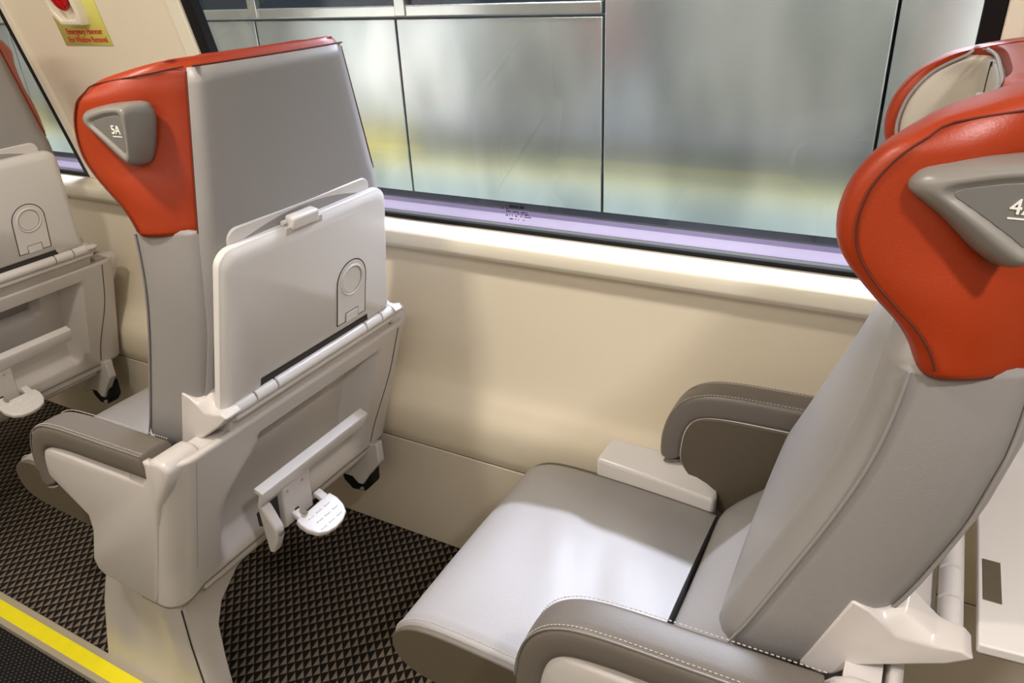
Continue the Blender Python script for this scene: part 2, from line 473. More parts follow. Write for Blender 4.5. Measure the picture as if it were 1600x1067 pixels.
    # seam line round each wing
    for sg in (-1, 1):
        pts = []
        for z in [1.056+.0098*i for i in range(21)]:
            r = head_ring(z); p = r[0]
            pts.append((p[0]+.001, sg*(abs(p[1])+.0012), z+.0008))
        top = []
        for q in range(3, 7):
            p = head_ring(lerp(1.252, 1.2675, q/7))[-q]
            top.append((p[0], sg*(abs(p[1])+.0010), p[2]+.0014))
        top.append((.107, sg*.158, 1.2685))
        link('wing_seam', tube(catmull(pts + (top if sg < 0 else []), 3), .0010, 6), seamor, hr)
    # ---- grey back panel, one piece from the head rest down to the hinge
    grid = []
    for i in range(26):
        z = lerp(.70, 1.267, i/25); wb = interp(WB, z)+.003; xb = interp(BACK, z)
        row = []
        for j in range(17):
            y = lerp(-wb, wb-.007*(z > 1.05), j/16); s_ = abs(y)/wb
            row.append((xb + .0035 + .006*(1-s_*s_) - .008*ss(.90, 1, s_), y, z))
        grid.append(row)
    bp = slab_from_grid(grid, .004, 'back_panel', grey, root, sub=0)
    for sg in (-1, 1):
        pts = [(interp(BACK, z)-.0045, sg*(interp(WB, z)+.0035), z) for z in [1.05+.0106*i for i in range(21)]]
        link('piping', tube(pts, .0014, 6), seamor, bp)
    pts = [(.118+.006*(1-(y/.15)**2), y, 1.2685) for y in [lerp(-.152, .152, t/12) for t in range(13)]]
    link('piping', tube(pts, .0013, 6), seamor, bp)
    # ---- handle badge with the seat number on the aisle wing
    base = [(-.012, 1.212), (-.004, 1.222), (.035, 1.230), (.074, 1.233), (.084, 1.229), (.088, 1.215), (.078, 1.175), (.068, 1.150), (.056, 1.146), (.040, 1.158), (.015, 1.184), (-.012, 1.204)]
    f0 = [(.006, 1.212), (.012, 1.217), (.050, 1.228), (.084, 1.2315), (.0925, 1.228), (.0945, 1.220), (.089, 1.19), (.082, 1.163), (.074, 1.157), (.060, 1.165), (.030, 1.188), (.007, 1.2055)]
    f1 = [(.017, 1.2080), (.022, 1.2115), (.050, 1.2180), (.074, 1.2210), (.0805, 1.2195), (.0830, 1.2140), (.0800, 1.192), (.0760, 1.172), (.0715, 1.1685), (.062, 1.1760), (.038, 1.192), (.0175, 1.2045)]
    def ysurf(x): return lerp(.236, .200, max(0, (x+.02)/.115)**1.3 if x > -.02 else 0)
    def dens(r):
        o = []
        for i in range(len(r)):
            a, b = Vector(r[i]), Vector(r[(i+1) % len(r)]); o += [a, a.lerp(b, .5)]
        return o
    def mixp(a, b, t): return (lerp(a[0], b[0], t), lerp(a[1], b[1], t))
    rings = [[(x, -(ysurf(x)-.012), z) for x, z in base],
             [(x, -(ysurf(x)+.004), z) for x, z in base],
             [(mixp(a, b, .35)[0], -lerp(ysurf(a[0])+.004, .2515, .60), mixp(a, b, .35)[1]) for a, b in zip(base, f0)],
             [(mixp(a, b, .8)[0], -lerp(ysurf(a[0])+.004, .2515, .92), mixp(a, b, .8)[1]) for a, b in zip(base, f0)],
             [(mixp(a, b, .25)[0], -.2525, mixp(a, b, .25)[1]) for a, b in zip(f0, f1)],
             [(mixp(a, b, .75)[0], -.2525, mixp(a, b, .75)[1]) for a, b in zip(f0, f1)],
             [(x, -.2480, z) for x, z in f1]]
    bm = bmesh.new(); add_loft(bm, [dens(r) for r in rings])
    hb = link('handle_badge', bm, badgem, hr, sub=1)
    link('badge_gap', prism([(lerp(x, .062, .02), lerp(z, 1.202, .02)) for x, z in f1], -.2486, -.246), darkseam, hb)
    link('number_plate', prism([(lerp(x, .064, .075), lerp(z, 1.202, .075)) for x, z in f1], -.2500, -.246), badgei, hb, bevel=.0008, bseg=2)
    M4 = Matrix.Translation((.0655, -.2502, 1.2005)) @ Matrix.Rotation(math.radians(90), 4, 'X')
    text_mesh('seat_number', number, .0155, white, hb, M4)
    link('number_underline', box(.0565, .0755, -.2505, -.2498, 1.1918, 1.1930), white, hb)
    # ---- folded or lowered tray
    def P(xz0, xz1, t): return (lerp(xz0[0], xz1[0], t), lerp(xz0[1], xz1[1], t))
    # local plane: origin at the hinge line, u along y, s up the slope, w outwards
    sl = Vector((.135-.085, 0, 1.022-.762)).normalized(); wn = Vector((sl.z, 0, -sl.x))
    org = Vector((.089, 0, .762))
    if tray_down:
        sl = Vector((1, 0, 0)); wn = Vector((0, 0, -1)); org = Vector((.128, 0, .750))
    def TP(u, s, w): return org + Vector((0, u, 0)) + sl*s + wn*w
    def tray_poly(hb, ht, s0, s1, r=.028, k=6):
        o = [(-hb, s0), (hb, s0)]
        for j in range(k+1):
            a = math.radians(90*j/k); o.append((ht - r + r*math.cos(a), s1 - r + r*math.sin(a)))
        for j in range(k+1):
            a = math.radians(90+90*j/k); o.append((-ht + r + r*math.cos(a), s1 - r + r*math.sin(a)))
        return o
    def plate(poly, w0, w1, name, m, parent, inset=0, bevel=.003):
        bm = bmesh.new()
        a = [bm.verts.new(TP(u, s, w0)) for u, s in poly]; b = [bm.verts.new(TP(u, s, w1)) for u, s in poly]
        bm.faces.new(a); bm.faces.new(b[::-1]); n_ = len(poly)
        for i in range(n_): bm.faces.new((a[i], b[i], b[(i+1) % n_], a[(i+1) % n_]))
        return link(name, bm, m, parent, bevel=bevel, bseg=2)
    S1 = .262
    # backing plate that peeps out above the tray
    if not tray_down:
        plate(tray_poly(.19, .165, .05, S1+.022, .02), -.024, -.016, 'tray_backing', trayp, root, bevel=.002)
    bm = bmesh.new()
    def offs(poly, d):
        cu_ = 0; cs_ = (S1)/2
        return [(u*(1-d/.2), cs_+(s-cs_)*(1-d/.13)) for u, s in poly]
    base = tray_poly(.218, .196, -.002, S1)
    if not tray_down:
        # notches at the bottom edge, where the hinge knuckles show a dark slot
        body = [(-.218, -.010), (-.150, -.010), (-.148, .008), (.150, .008), (.152, -.004), (.218, -.004)] + base[2:]
    else: body = base
    rings = [[TP(u, s, -.016) for u, s in body], [TP(u, s, -.004) for u, s in body],
             [TP(u, s, -.003) for u, s in offs(body, .002)], [TP(u, s, .0) for u, s in offs(body, .004)], [TP(u, s, .006) for u, s in offs(body, .015)]]
    add_loft(bm, rings)
    tr = link('tray_table', bm, trayp, root, smooth=28, bevel=.0045 if tray_down else .0015, bseg=3)
    if not tray_down:
        # cup holder: arched outline with a round recess
        cu0, cw, sb, sc = .092, .040, .030, .112
        arch = [(cu0-cw, sb), (cu0+cw, sb)] + [(cu0+cw*math.cos(math.radians(a)), sc+cw*math.sin(math.radians(a))) for a in range(0, 181, 12)]
        loop = [TP(u, s, .0062) for u, s in arch]; loop.append(loop[0])
        cp = plate([(cu0+(u-cu0)*.97, .08+(s-.08)*.985) for u, s in arch], .004, .0072, 'cup_holder', trayp, tr, bevel=.0008)
        link('holder_gap', tube(loop[1:]+[loop[1]], .0011, 5), darkseam, cp)
        ring = [TP(cu0+.0285*math.cos(math.radians(a)), sc+.0285*math.sin(math.radians(a)), .0066) for a in range(0, 361, 12)]
        link('cup_ring', tube(ring, .0030, 8), trayp, cp)
        ring = [TP(cu0+.0255*math.cos(math.radians(a)), sc+.0255*math.sin(math.radians(a)), .0066) for a in range(0, 361, 12)]
        link('cup_groove', tube(ring, .0014, 6), badgem, cp)
        plate([(cu0-.017, sb-.001), (cu0+.017, sb-.001), (cu0+.017, sb+.017), (cu0-.017, sb+.017)], .005, .0088, 'finger_tab', trayp, cp, bevel=.001)
        tl = [TP(cu0-.018, sb, .0072), TP(cu0-.018, sb+.018, .0072), TP(cu0+.018, sb+.018, .0072), TP(cu0+.018, sb, .0072)]
        link('tab_gap', tube(tl, .0008, 5), darkseam, cp)
        # slot above the hinge
        plate([(-.147, -.006), (.149, -.006), (.149, .011), (-.147, .011)], -.010, .0015, 'hinge_slot', darkseam, tr, bevel=.0005)
        # turn latch
        lt = plate([(-.055, S1-.006), (.005, S1-.006), (.005, S1+.016), (-.055, S1+.016)], -.010, .010, 'latch', trayp, root, bevel=.004)
        link('latch_pin', tube([TP(-.064, S1+.006, -.006), TP(-.052, S1+.006, -.006)], .004, 8), trayp, lt)
        plate([(-.066, S1-.012), (.018, S1-.012), (.018, S1+.001), (-.066, S1+.001)], .000, .0045, 'latch_recess', plastic, lt, bevel=.001)
    else:
        # recess for the latch on the lowered table
        plate([(-.153, .002), (-.088, .002), (-.088, .019), (-.153, .019)], -.0170, -.0150, 'latch_slot', panelm, tr, bevel=.0004)
    # ---- hinge bar in knuckles
    hx, hz = (.104 if tray_down else .088), .750
    segs = [(-.200, -.156), (-.153, -.108), (-.105, .132), (.135, .181), (.184, .226)]
    hb_ = None
    for a, b in segs:
        o = link('hinge_knuckle', tube([(hx, a, hz), (hx, a+.0008, hz), (hx, b-.0008, hz), (hx, b, hz)], [.0105, .0122, .0122, .0105], 16), trayp, root)
    link('hinge_rod', tube([(hx, -.205, hz), (hx, .23, hz)], .0095, 10), badgem, root)
    # ledge under the hinge
    link('hinge_ledge', prism([(.030, .758), (.070, .752), (.092, .737), (.092, .728), (.074, .720), (.064, .692), (.030, .685)], -.196, .236), plastic, root, bevel=.003)
    # side brackets that wrap the bottom corners of the back
    bo = [(.012, .780), (.030, .774), (.045, .762), (.057, .751), (.078, .754), (.096, .760), (.108, .754), (.089, .736), (.030, .695), (.010, .670), (-.003, .664), (-.026, .668)]
    bi = [(.012, .778), (.024, .771), (.042, .779), (.060, .794), (.080, .766), (.098, .761), (.106, .752), (.089, .736), (.030, .695), (.010, .670), (-.003, .664), (-.026, .668)]
    if tray_down:
        bo = [(x+.018*ss(.05, .10, x), z) for x, z in bo]; bi = [(x+.018*ss(.05, .10, x), z) for x, z in bi]
    for sg, ya, yb in ((-1, .228, .194), (1, .244, .218)):
        bm = bmesh.new()
        add_loft(bm, [[(x, sg*ya, z) for x, z in bo], [(x, sg*lerp(ya, yb, .35), z) for x, z in [(lerp(a[0], b[0], .6), lerp(a[1], b[1], .6)-.001) for a, b in zip(bo, bi)]], [(x, sg*yb, z) for x, z in bi]])
        link('side_bracket', bm, plastic, root, bevel=.003, bseg=3)
    # ---- moulded lower shell
    def bx(z): return .062 + (z-.684)*.33
    bm = bmesh.new(); U = []
    W = .3115; rad = .045
    z0, z1 = .372, .700
    def uline(z):
        o = []
        b = bx(z)
        for t in (0, .5): o.append((lerp(b-.10, b-rad, t), -W, 0))
        for j in range(9):
            a = math.radians(90*j/8); o.append((b-rad+rad*math.sin(a), -W+rad-rad*math.cos(a), 0))
        for j in range(1, 60):
            y = lerp(-W+rad, W-rad, j/60); o.append((b, y, 1))
        for j in range(9):
            a = math.radians(90-90*j/8); o.append((b-rad+rad*math.sin(a), W-rad+rad*math.cos(a), 0))
        for t in (.5, 1): o.append((lerp(b-rad, b-.10, t), W, 0))
        return o
    nz = 48; grid = []
    for i in range(nz+1):
        z = lerp(z0, z1, i/nz); row = []
        for x, y, f in uline(z):
            d = 0
            if f:
                # pocket: rounded top-left corner, open towards the bottom
                lft = lerp(-.215, -.135, ss(.50, .655, z)**1.6)
                inx = ss(lft-.008, lft+.030, y)*(1-ss(.165, .205, y))
                inz = (1-ss(.650, .666, z))*ss(.372, .43, z)
                
                d = inx*inz*(.056 + .034*ss(.585, .602, z)*(1-ss(.095, .115, y)) - .012*(1-ss(.40, .50, z)))
            row.append((x-d, y, z - .025*(1-ss(0, .08, (z-z0)))*ss(-.25, -.318, y) if y < -.25 else z))
        grid.append(row)
    V = [[bm.verts.new(p) for p in r] for r in grid]
    for a, b in zip(V, V[1:]):
        for i in range(len(a)-1): bm.faces.new((a[i], a[i+1], b[i+1], b[i]))
    sh = link('back_shell', bm, plastic, root, recalc=False)
    md = sh.modifiers.new('solid', 'SOLIDIFY'); md.thickness = .012; md.offset = 0
    # top lip & bottom lip, panel seams
    link('shell_top', prism([(.018, .672), (.044, .672), (.054, .696), (.018, .696)], -.262, .262), plastic, sh)
    link('shell_lip', prism([(bx(.38)-.07, .378), (bx(.38)+.004, .384), (bx(.36)+.004, .352), (bx(.36)-.07, .345)], -.255, .27), plastic, sh, bevel=.004)
    pts = [(bx(z)+.0058, .262-.030*ss(.60, .40, z), z) for z in [.385+.0152*i for i in range(21)]]
    link('panel_gap', tube(pts, .0016, 5), darkseam, sh)
    pts = [(bx(z)+.0055, -.272, z) for z in [.40+.0152*i for i in range(20)]]
    link('panel_gap', tube(pts, .0006, 5), badgem, sh)
    # ---- foot rest bar, pedal bracket, pedal, lever
    fr = link('footrest_bar', prism([(.056, .562), (.0745, .555), (.0745, .550), (.058, .520), (.054, .520), (.065, .549), (.056, .554)], -.172, .124), trayp, root, bevel=.0006, bseg=2)
    
    br = link('pedal_bracket', prism([(.0, .470), (.056, .520), (.051, .49), (.046, .425), (.030, .412), (-.02, .43)], -.112, -.038), plastic, root, bevel=.003)
    for yy in (-.100, -.060):
        link('screw', tube([(.050, yy, .505), (.0545, yy, .505)], .003, 10), metal, br)
    link('slot', box(.044, .0495, -.088, -.078, .428, .452), darkseam, br)
    # pedal: D-shaped plate with ribs
    pp = [(-.014, -.050), (.0, -.050), (.0, -.046)]
    dsh = [(0, -.047), (.012, -.050), (.030, -.049), (.050, -.040), (.060, -.025), (.064, -.005), (.062, .018), (.054, .036), (.038, .046), (.018, .050), (0, .047)]
    bm = bmesh.new(); T4 = Matrix.Translation((.062, -.056, .436)) @ Matrix.Rotation(math.radians(24), 4, 'Y')
    a = [bm.verts.new(T4 @ Vector((x, y, .006))) for x, y in dsh]; b = [bm.verts.new(T4 @ Vector((x, y, -.006))) for x, y in dsh]
    bm.faces.new(a); bm.faces.new(b[::-1])
    for i in range(len(a)): bm.faces.new((a[i], b[i], b[(i+1) % len(a)], a[(i+1) % len(a)]))
    for yy in (-.040, .024):
        vs = [T4 @ Vector((x, y, z)) for x in (-.022, .002) for y in (yy, yy+.018) for z in (-.005, .006)]
        q = [bm.verts.new(v) for v in vs]
        for f in ((0,1,3,2),(4,6,7,5),(0,4,5,1),(2,3,7,6),(0,2,6,4),(1,5,7,3)): bm.faces.new([q[i] for i in f])
    pd = link('foot_pedal', bm, trayp, root, bevel=.0028, bseg=3)
    for cx in (.016, .032, .048):
        for cyy in (-.030, -.008, .014):
            y_ = cyy + (.006 if cx == .032 else 0)
            link('pedal_rib', tube([T4 @ Vector((cx, y_, .0065)), T4 @ Vector((cx, y_+.014, .0065))], .0016, 6), white, pd)
    link('pedal_pivot', tube([(.050, -.082, .442), (.072, -.082, .446)], .004, 8), metal, pd)
    lv = [(.034, .505), (.050, .508), (.072, .462), (.070, .440), (.052, .400), (.040, .398), (.038, .440), (.036, .490)]
    lo = link('recline_lever', prism(lv, -.160, -.138), plastic, root, bevel=.005)
    link('lever_pin', tube([(.064, -.149, .452), (.075, -.149, .450)], .006, 10), badgem, lo)
    link('lever_slot', prism([(.0, .46), (.040, .50), (.034, .44), (.0, .43)], -.138, -.114), darkseam, lo)
    # ---- pedestal
    bm = bmesh.new()
    def quad_ring(z, xf, xr, ya, yb):
        return [(x, y, z) for x, y in ((xf, ya), (xr, ya+.004), (xr+.004, yb), (xf, yb))]
    rows = [(0, -.445, -.085, -.285, -.235), (.06, -.425, -.088, -.283, -.230), (.12, -.405, -.092, -.281, -.226), (.20, -.375, -.10, -.280, -.215), (.25, -.350, -.098, -.280, -.195), (.30, -.325, -.090, -.279, -.150), (.36, -.30, -.065, -.278, -.08)]
    R = []
    for z, xf, xr, ya, yb in rows:
        r = []
        nn = 14
        for i in range(nn+1):
            t = i/nn; x = lerp(xf, xr, t)
            dp = .012*ss(.10, .16, z)*0 + .010*ss(.18, .30, t)*(1-ss(.62, .74, t))*ss(.02, .07, z)*(1-ss(.22, .28, z))
            r.append((x, ya+dp, z))
        for i in range(1, 6): r.append((xr+.004, lerp(ya+.004, yb, i/5), z))
        for i in range(1, 8): r.append((lerp(xr, xf, i/7), yb, z))
        R.append(r)
    add_loft(bm, R)
    pdl = link('pedestal', bm, plastic, root, smooth=30, bevel=.003, bseg=2)
    link('panel_gap', tube([(-.094, -.2815, .30), (-.10, -.2815, .20), (-.097, -.283, .12), (-.090, -.285, .0)], .0016, 5), darkseam, pdl)
    # ---- wall mount
    wb_ = [(-.19, .243), (-.05, .372), (-.012, .385), (-.012, .33), (-.045, .29), (-.075, .247), (-.090, .246), (-.105, .262), (-.13, .262), (-.16, .246)]
    wm = link('wall_mount', prism(wb_, .230, .252), plastic, root, bevel=.003)
    link('mount_foot', prism([(-.15, .27), (-.05, .30), (-.055, .245), (-.08, .218), (-.12, .212), (-.145, .235)], .238, .275), black, wm, bevel=.006)
    link('mount_bolt', tube([(-.085, .232, .228), (-.085, .240, .228)], .005, 8), metal, wm)
    # ---- arms
    def offset(poly, d):
        o = []; m_ = len(poly)
        for i in range(m_):
            a, b, c = Vector(poly[i-1]), Vector(poly[i]), Vector(poly[(i+1) % m_])
            n1 = (b-a).normalized(); n2 = (c-b).normalized()
            n1 = Vector((-n1.y, n1.x)); n2 = Vector((-n2.y, n2.x)); q = (n1+n2)
            q = q/max(.6, q.length**2/2) if q.length > .1 else n1
            o.append((b.x+q.x*d, b.y+q.y*d))
        return o
    pod = [(-.300, .646), (-.310, .625), (-.314, .60), (-.308, .572), (-.27, .545), (-.225, .512), (-.228, .480), (-.250, .430), (-.266, .395), (-.262, .368), (-.245, .357), (-.155, .352), (-.115, .346), (-.098, .348), (-.086, .358),
           (-.070, .40), (-.040, .48), (-.010, .56), (.012, .61), (.044, .655), (.062, .690), (.058, .703), (.045, .709), (.024, .708), (.010, .700), (-.002, .684), (-.010, .668), (-.018, .653), (-.15, .651), (-.26, .650)]
    low = lambda poly: [(x, z) if z > .60 and x > -.03 else (max(x, -.022), max(z, .60)) for x, z in poly]
    for sg, inn in ((-1, .262), (1, .235)):
        bm = bmesh.new(); o_ = sg*.3195
        secs = [(0, .0100), (.0012, .0055), (.0035, .0025), (.0075, .0007), (.013, 0), (.056, 0)]
        rr_ = [[(x, o_-sg*d, z) for x, z in offset(pod, -f*-1)] for d, f in secs]
        rr_ += [[(x, o_-sg*.0575, z) for x, z in low(pod)], [(x, o_-sg*.062, z) for x, z in low(pod)], [(x, o_-sg*.0655, z) for x, z in offset(low(pod), .003)]]
        add_loft(bm, rr_)
        ar = link('arm_shell', bm, plastic, root, smooth=50)
        arm_pad(sg, root, inn)
        # inside cloth panel with a pale trim edge
        ip = [(p.x, p.z) for p in catmull([(.03, 0, .670), (-.10, 0, .661), (-.22, 0, .657), (-.270, 0, .647), (-.290, 0, .622), (-.297, 0, .585), (-.295, 0, .550), (-.270, 0, .515), (-.235, 0, .478), (-.17, 0, .43), (-.08, 0, .42), (-.04, 0, .49)], 5)]
        c0 = (-.12, .57)
        y0, y1 = sg*(inn+.004), sg*(inn+.03)
        tp = link('arm_trim', prism([(c0[0]+(x-c0[0])*1.012, c0[1]+(z-c0[1])*1.03) for x, z in ip], min(y0, y1), max(y0, y1)), plastic, root, bevel=.0015)
        y0, y1 = sg*(inn+.0005), sg*(inn+.02)
        link('arm_panel', prism(ip, min(y0, y1), max(y0, y1)), panelm, tp, bevel=.002)
    # white console beside the cushion on the window side
    bm = bmesh.new()
    cn = [(-.450, .208), (-.440, .262), (-.30, .262), (-.262, .262), (-.232, .245), (-.222, .225), (-.226, .208), (-.34, .208)]
    tz = [.530, .548, .548, .530, .510, .506, .506, .520]
    bz = .44
    a = [bm.verts.new((x, y, z)) for (x, y), z in zip(cn, tz)]; b = [bm.verts.new((x, y, bz)) for x, y in cn]
    f = bm.faces.new(a); bm.faces.new(b[::-1])
    for i in range(len(a)): bm.faces.new((a[i], b[i], b[(i+1) % len(a)], a[(i+1) % len(a)]))
    bmesh.ops.triangulate(bm, faces=[f])
    link('side_console', bm, trayp, root, bevel=.007, bseg=4)
    return root

make_seat('train_seat', -1.0, '5A', False, 'middle seat 5A seen from behind, orange winged headrest and folded white tray table')
make_seat('train_seat', 0.0, '4A', True, 'nearest seat 4A at right, seen from the front side with empty grey cushion')
make_seat('train_seat', -2.0, '6A', False, 'farthest seat at the left edge, beyond seat 5A, folded grey tray on its back')

# ------------------------------------------------------------------ the car
X0, X1 = -4.2, 3.0
def wy(z): return 1.25 - .22*(z-.92)          # leaning upper wall
bm = bmesh.new(); add_box(bm, X0, X1, .585, 1.26, -.03, 0); struct('floor', bm, floorm)
bm = bmesh.new(); add_box(bm, X0, X1, -1.75, .527, -.045, -.012); struct('trim_9', bm, aislem).name = 'floor_aisle'
es = link('floor_edge_strip', prism([(0, 0)]*0 or [(X0, -.02), (X1, -.02), (X1, .004), (X0, .004)], .525, .588), trimm, None, bevel=.002)
tag(es, kind='structure'); es.name = 'trim_1'
yt = struct('trim_2', box(X0, X1, .538, .571, .003, .0052), yellow)
ea = struct('trim_5', xextrude([(-.06, -.02), (.003, -.02), (.003, .004), (-.06, .004)], X0, X1) if 0 else box(X0, X1, -.062, .001, -.02, .004), trimm)
struct('trim_6', box(X0, X1, -.048, -.015, .003, .0052), yellow)
# lower wall profile
prof = [(1.232, 0), (1.228, .12), (1.212, .345)]
bm = bmesh.new()
pk = [(1.235, 0.0), (1.205, .333), (1.29, .333), (1.29, 0.0)]
def xextrude(poly, x0, x1, bm=None):
    bm = bm or bmesh.new()
    a = [bm.verts.new((x0, y, z)) for y, z in poly]; b = [bm.verts.new((x1, y, z)) for y, z in poly]
    bm.faces.new(a); bm.faces.new(b[::-1]); n = len(poly)
    for i in range(n): bm.faces.new((a[i], b[i], b[(i+1) % n], a[(i+1) % n]))
    return bm
struct('baseboard_window_side', xextrude(pk, X0, X1), kickm, bevel=.003)
struct('trim_3', box(X0, X1, 1.2085, 1.29, .331, .3405), black)
curve = catmull([(1.203, 0, .339), (1.192, 0, .37), (1.186, 0, .42), (1.190, 0, .455), (1.207, 0, .49), (1.228, 0, .53), (1.240, 0, .60), (1.246, 0, .70), (1.248, 0, .80), (1.246, 0, .835)], 6)
pl = [(p.x, p.z) for p in curve] + [(1.29, .835), (1.29, .339)]
struct('wall_window_side', xextrude(pl, X0, X1), wallm, smooth=30)
struct('trim_4', xextrude([(1.192, .868), (1.194, .878), (1.202, .884), (1.266, .890), (1.266, .835), (1.235, .835), (1.205, .842), (1.194, .853)], X0, X1), ledgem, bevel=.003)
# leaning panels between the windows
WIN = [(-3.50, -2.06), (-1.405, .045), (.70, 2.15)]
pan = [(X0, WIN[0][0]), (WIN[0][1], WIN[1][0]), (WIN[1][1], WIN[2][0]), (WIN[2][1], X1)]
for i, (a, b) in enumerate(pan):
    poly = [(wy(.886), .886), (wy(2.0), 2.0), (wy(2.0)+.03, 2.0), (wy(.886)+.03, .886)]
    o = struct('wall_panel_%d' % i, xextrude(poly, a, b), wallm, bevel=.004); o.name = 'wall_pier_%d' % (i+1)
bm = xextrude([(wy(1.72), 1.72), (wy(2.3), 2.3), (wy(2.3)+.03, 2.3), (wy(1.72)+.03, 1.72)], X0, X1); struct('wall_header', bm, wallm)
def lean_box(bm, x0, x1, z0, z1, d0, d1):
    vs = [bm.verts.new((x, wy(z)+d, z)) for x in (x0, x1) for d in (d0, d1) for z in (z0, z1)]
    for f in ((0,1,3,2),(4,6,7,5),(0,4,5,1),(2,3,7,6),(0,2,6,4),(1,5,7,3)): bm.faces.new([vs[i] for i in f])
for i, (a, b) in enumerate(WIN):
    w = empty('window_%d' % (i+1), ((a+b)/2, 1.26, .89)); w['kind'] = 'structure'
    def P_(o): o.parent = w; o.matrix_parent_inverse = Matrix.Translation(-w.location); return o
    bm = bmesh.new()
    lean_box(bm, a-.006, a+.024, .889, 1.74, -.004, .02); lean_box(bm, b-.020, b+.006, .889, 1.74, -.004, .02)
    lean_box(bm, a, b, 1.70, 1.74, -.004, .05); lean_box(bm, a, b, .886, .898, -.002, .012)
    P_(link('window_gasket', bm, black, None, bevel=.002))
    bm = bmesh.new(); lean_box(bm, a-.048, a-.006, .889, 1.76, -.010, .02); lean_box(bm, b+.006, b+.03, .889, 1.76, -.010, .02)
    P_(link('window_trim', bm, ledgem, None, bevel=.004))
    bm = bmesh.new(); lean_box(bm, a-.052, a-.048, .889, 1.76, -.003, .02); P_(link('trim_grey_line', bm, badgem, None))  # thin grey line between wall pier and window trim
    bm = bmesh.new(); lean_box(bm, a+.02, b-.02, .892, 1.72, .012, .018); P_(link('window_pane', bm, glassm, None))
    for (y0, y1, m_, dz) in ((1.262, 1.290, greymet, 0), (1.290, 1.345, lilac, .0008), (1.345, 1.375, purple, .0004), (1.375, 1.43, navy, 0)):
        P_(link('outer_sill', box(a-.15, b+.1, y0, y1, .80, .894+dz), m_, None))
# safety marking etched low on the pane of the middle window
mk = empty('glass_marking', (-.70, 1.262, .93)); tag(mk, 'small dark printed maker mark low on the middle window pane above the lilac sill', 'marking')
bm = bmesh.new()
random.seed(11)
def dash(x, z, w, h):
    x = -.730+(x+.938)*1.3; z += .009; w *= 1.2
    y = wy(z)+.0105; add_box(bm, x-mk.location.x, x+w-mk.location.x, y-mk.location.y, y+.0006-mk.location.y, z-mk.location.z, z+h-mk.location.z)
zz0 = .935
for k, (zr, x0, x1, h, p) in enumerate(((.931, -.925, -.900, .0055, .95), (.9255, -.938, -.925, .004, .6), (.9215, -.932, -.895, .0022, .7), (.917, -.912, -.893, .0022, .6), (.912, -.934, -.890, .0024, .7), (.9045, -.930, -.902, .0024, .7))):
    x = x0
    while x < x1:
        w = random.uniform(.0008, .0022)
        if random.random() < p: dash(x, zr, w, h)
        x += w + .0005
link('printed_marks', bm, navy, mk)

# other shell pieces
struct('ceiling', box(X0, X1, -1.75, 1.35, 2.15, 2.2), ceilm)
struct('wall_aisle_side', box(X0, X1, -1.80, -1.75, -.05, 2.2), wallm)
struct('wall_left', box(X0-.05, X0, -1.8, 1.4, -.05, 2.2), wallm)
struct('wall_right', box(X1, X1+.05, -1.8, 1.4, -.05, 2.2), wallm)
# outside skin below the windows, seen mirrored in the platform screen
skin = [(.0, .38, skins), (.38, .78, skins), (.78, .80, skinc), (.80, .885, skiny)]
for i, (a, b, m_) in enumerate(((-.2, .755, skins), (.755, .778, skinc), (.778, .885, skiny))):
    struct('wall_exterior_%d' % (i+1), box(X0-1, X1+1, 1.40 if i == 0 else 1.402, 1.43, a, b), m_)

# emergency hammer box and its sticker on the panel
def on_wall(x, z, d=0): return Vector((x, wy(z)+d, z))
hm = empty('emergency_hammer', on_wall(-1.78, 1.40)); tag(hm, 'red emergency hammer in a cream wall holder on the panel left of the middle window', 'emergency hammer')
st = empty('safety_sticker', on_wall(-1.78, 1.244)); tag(st, 'yellow sticker with red emergency hammer wording behind the holder', 'sticker')
bm = bmesh.new(); 
def rel(o, v): return v - o.location
vs = [(-1.873, 1.244), (-1.698, 1.244), (-1.688, 1.50), (-1.863, 1.50)]
a = [bm.verts.new(rel(st, on_wall(x, z, -.0005))) for x, z in vs]; b = [bm.verts.new(rel(st, on_wall(x, z, -.0022))) for x, z in vs]
bm.faces.new(a); bm.faces.new(b[::-1])
for i in range(4): bm.faces.new((a[i], b[i], b[(i+1) % 4], a[(i+1) % 4]))
link('sticker_sheet', bm, stick, st, smooth=0)
tilt = math.atan(.22)
M4 = Matrix.Translation(rel(st, on_wall(-1.779, 1.266, -.0028))) @ Matrix.Rotation(math.radians(90)-(-tilt), 4, 'X')
text_mesh('sticker_text', 'Emergency Hammer\nFor Window Removal', .0185, redp, st, M4, extrude=.0003, sx=.87)
# holder frame
def holder_ring(ins, d):
    base = [(-1.838, 1.315), (-1.815, 1.290), (-1.745, 1.290), (-1.735, 1.31), (-1.735, 1.53), (-1.838, 1.53)]
    cx, cz = -1.786, 1.41
    return [rel(hm, on_wall(cx+(x-cx)*(1-ins/.05), cz+(z-cz)*(1-ins/.12), d)) for x, z in base]
bm = bmesh.new(); add_loft(bm, [holder_ring(0, -.002), holder_ring(0, -.022), holder_ring(.003, -.026), holder_ring(.010, -.026), holder_ring(.013, -.022), holder_ring(.016, -.006)])
link('holder', bm, ledgem, hm, smooth=25, bevel=.001)
rings = []
for t in range(9):
    a = math.pi*t/8; r = .030*math.sin(a)**.6 if 0 < t < 8 else .002; z = 1.395 - .075*math.cos(a)
    rings.append([rel(hm, on_wall(-1.775 + r*math.cos(k*math.pi/8), z, -.026 + .7*r*math.sin(k*math.pi/8))) for k in range(16)])
bm = bmesh.new(); add_loft(bm, rings); link('hammer_head', bm, redh, hm, sub=1)

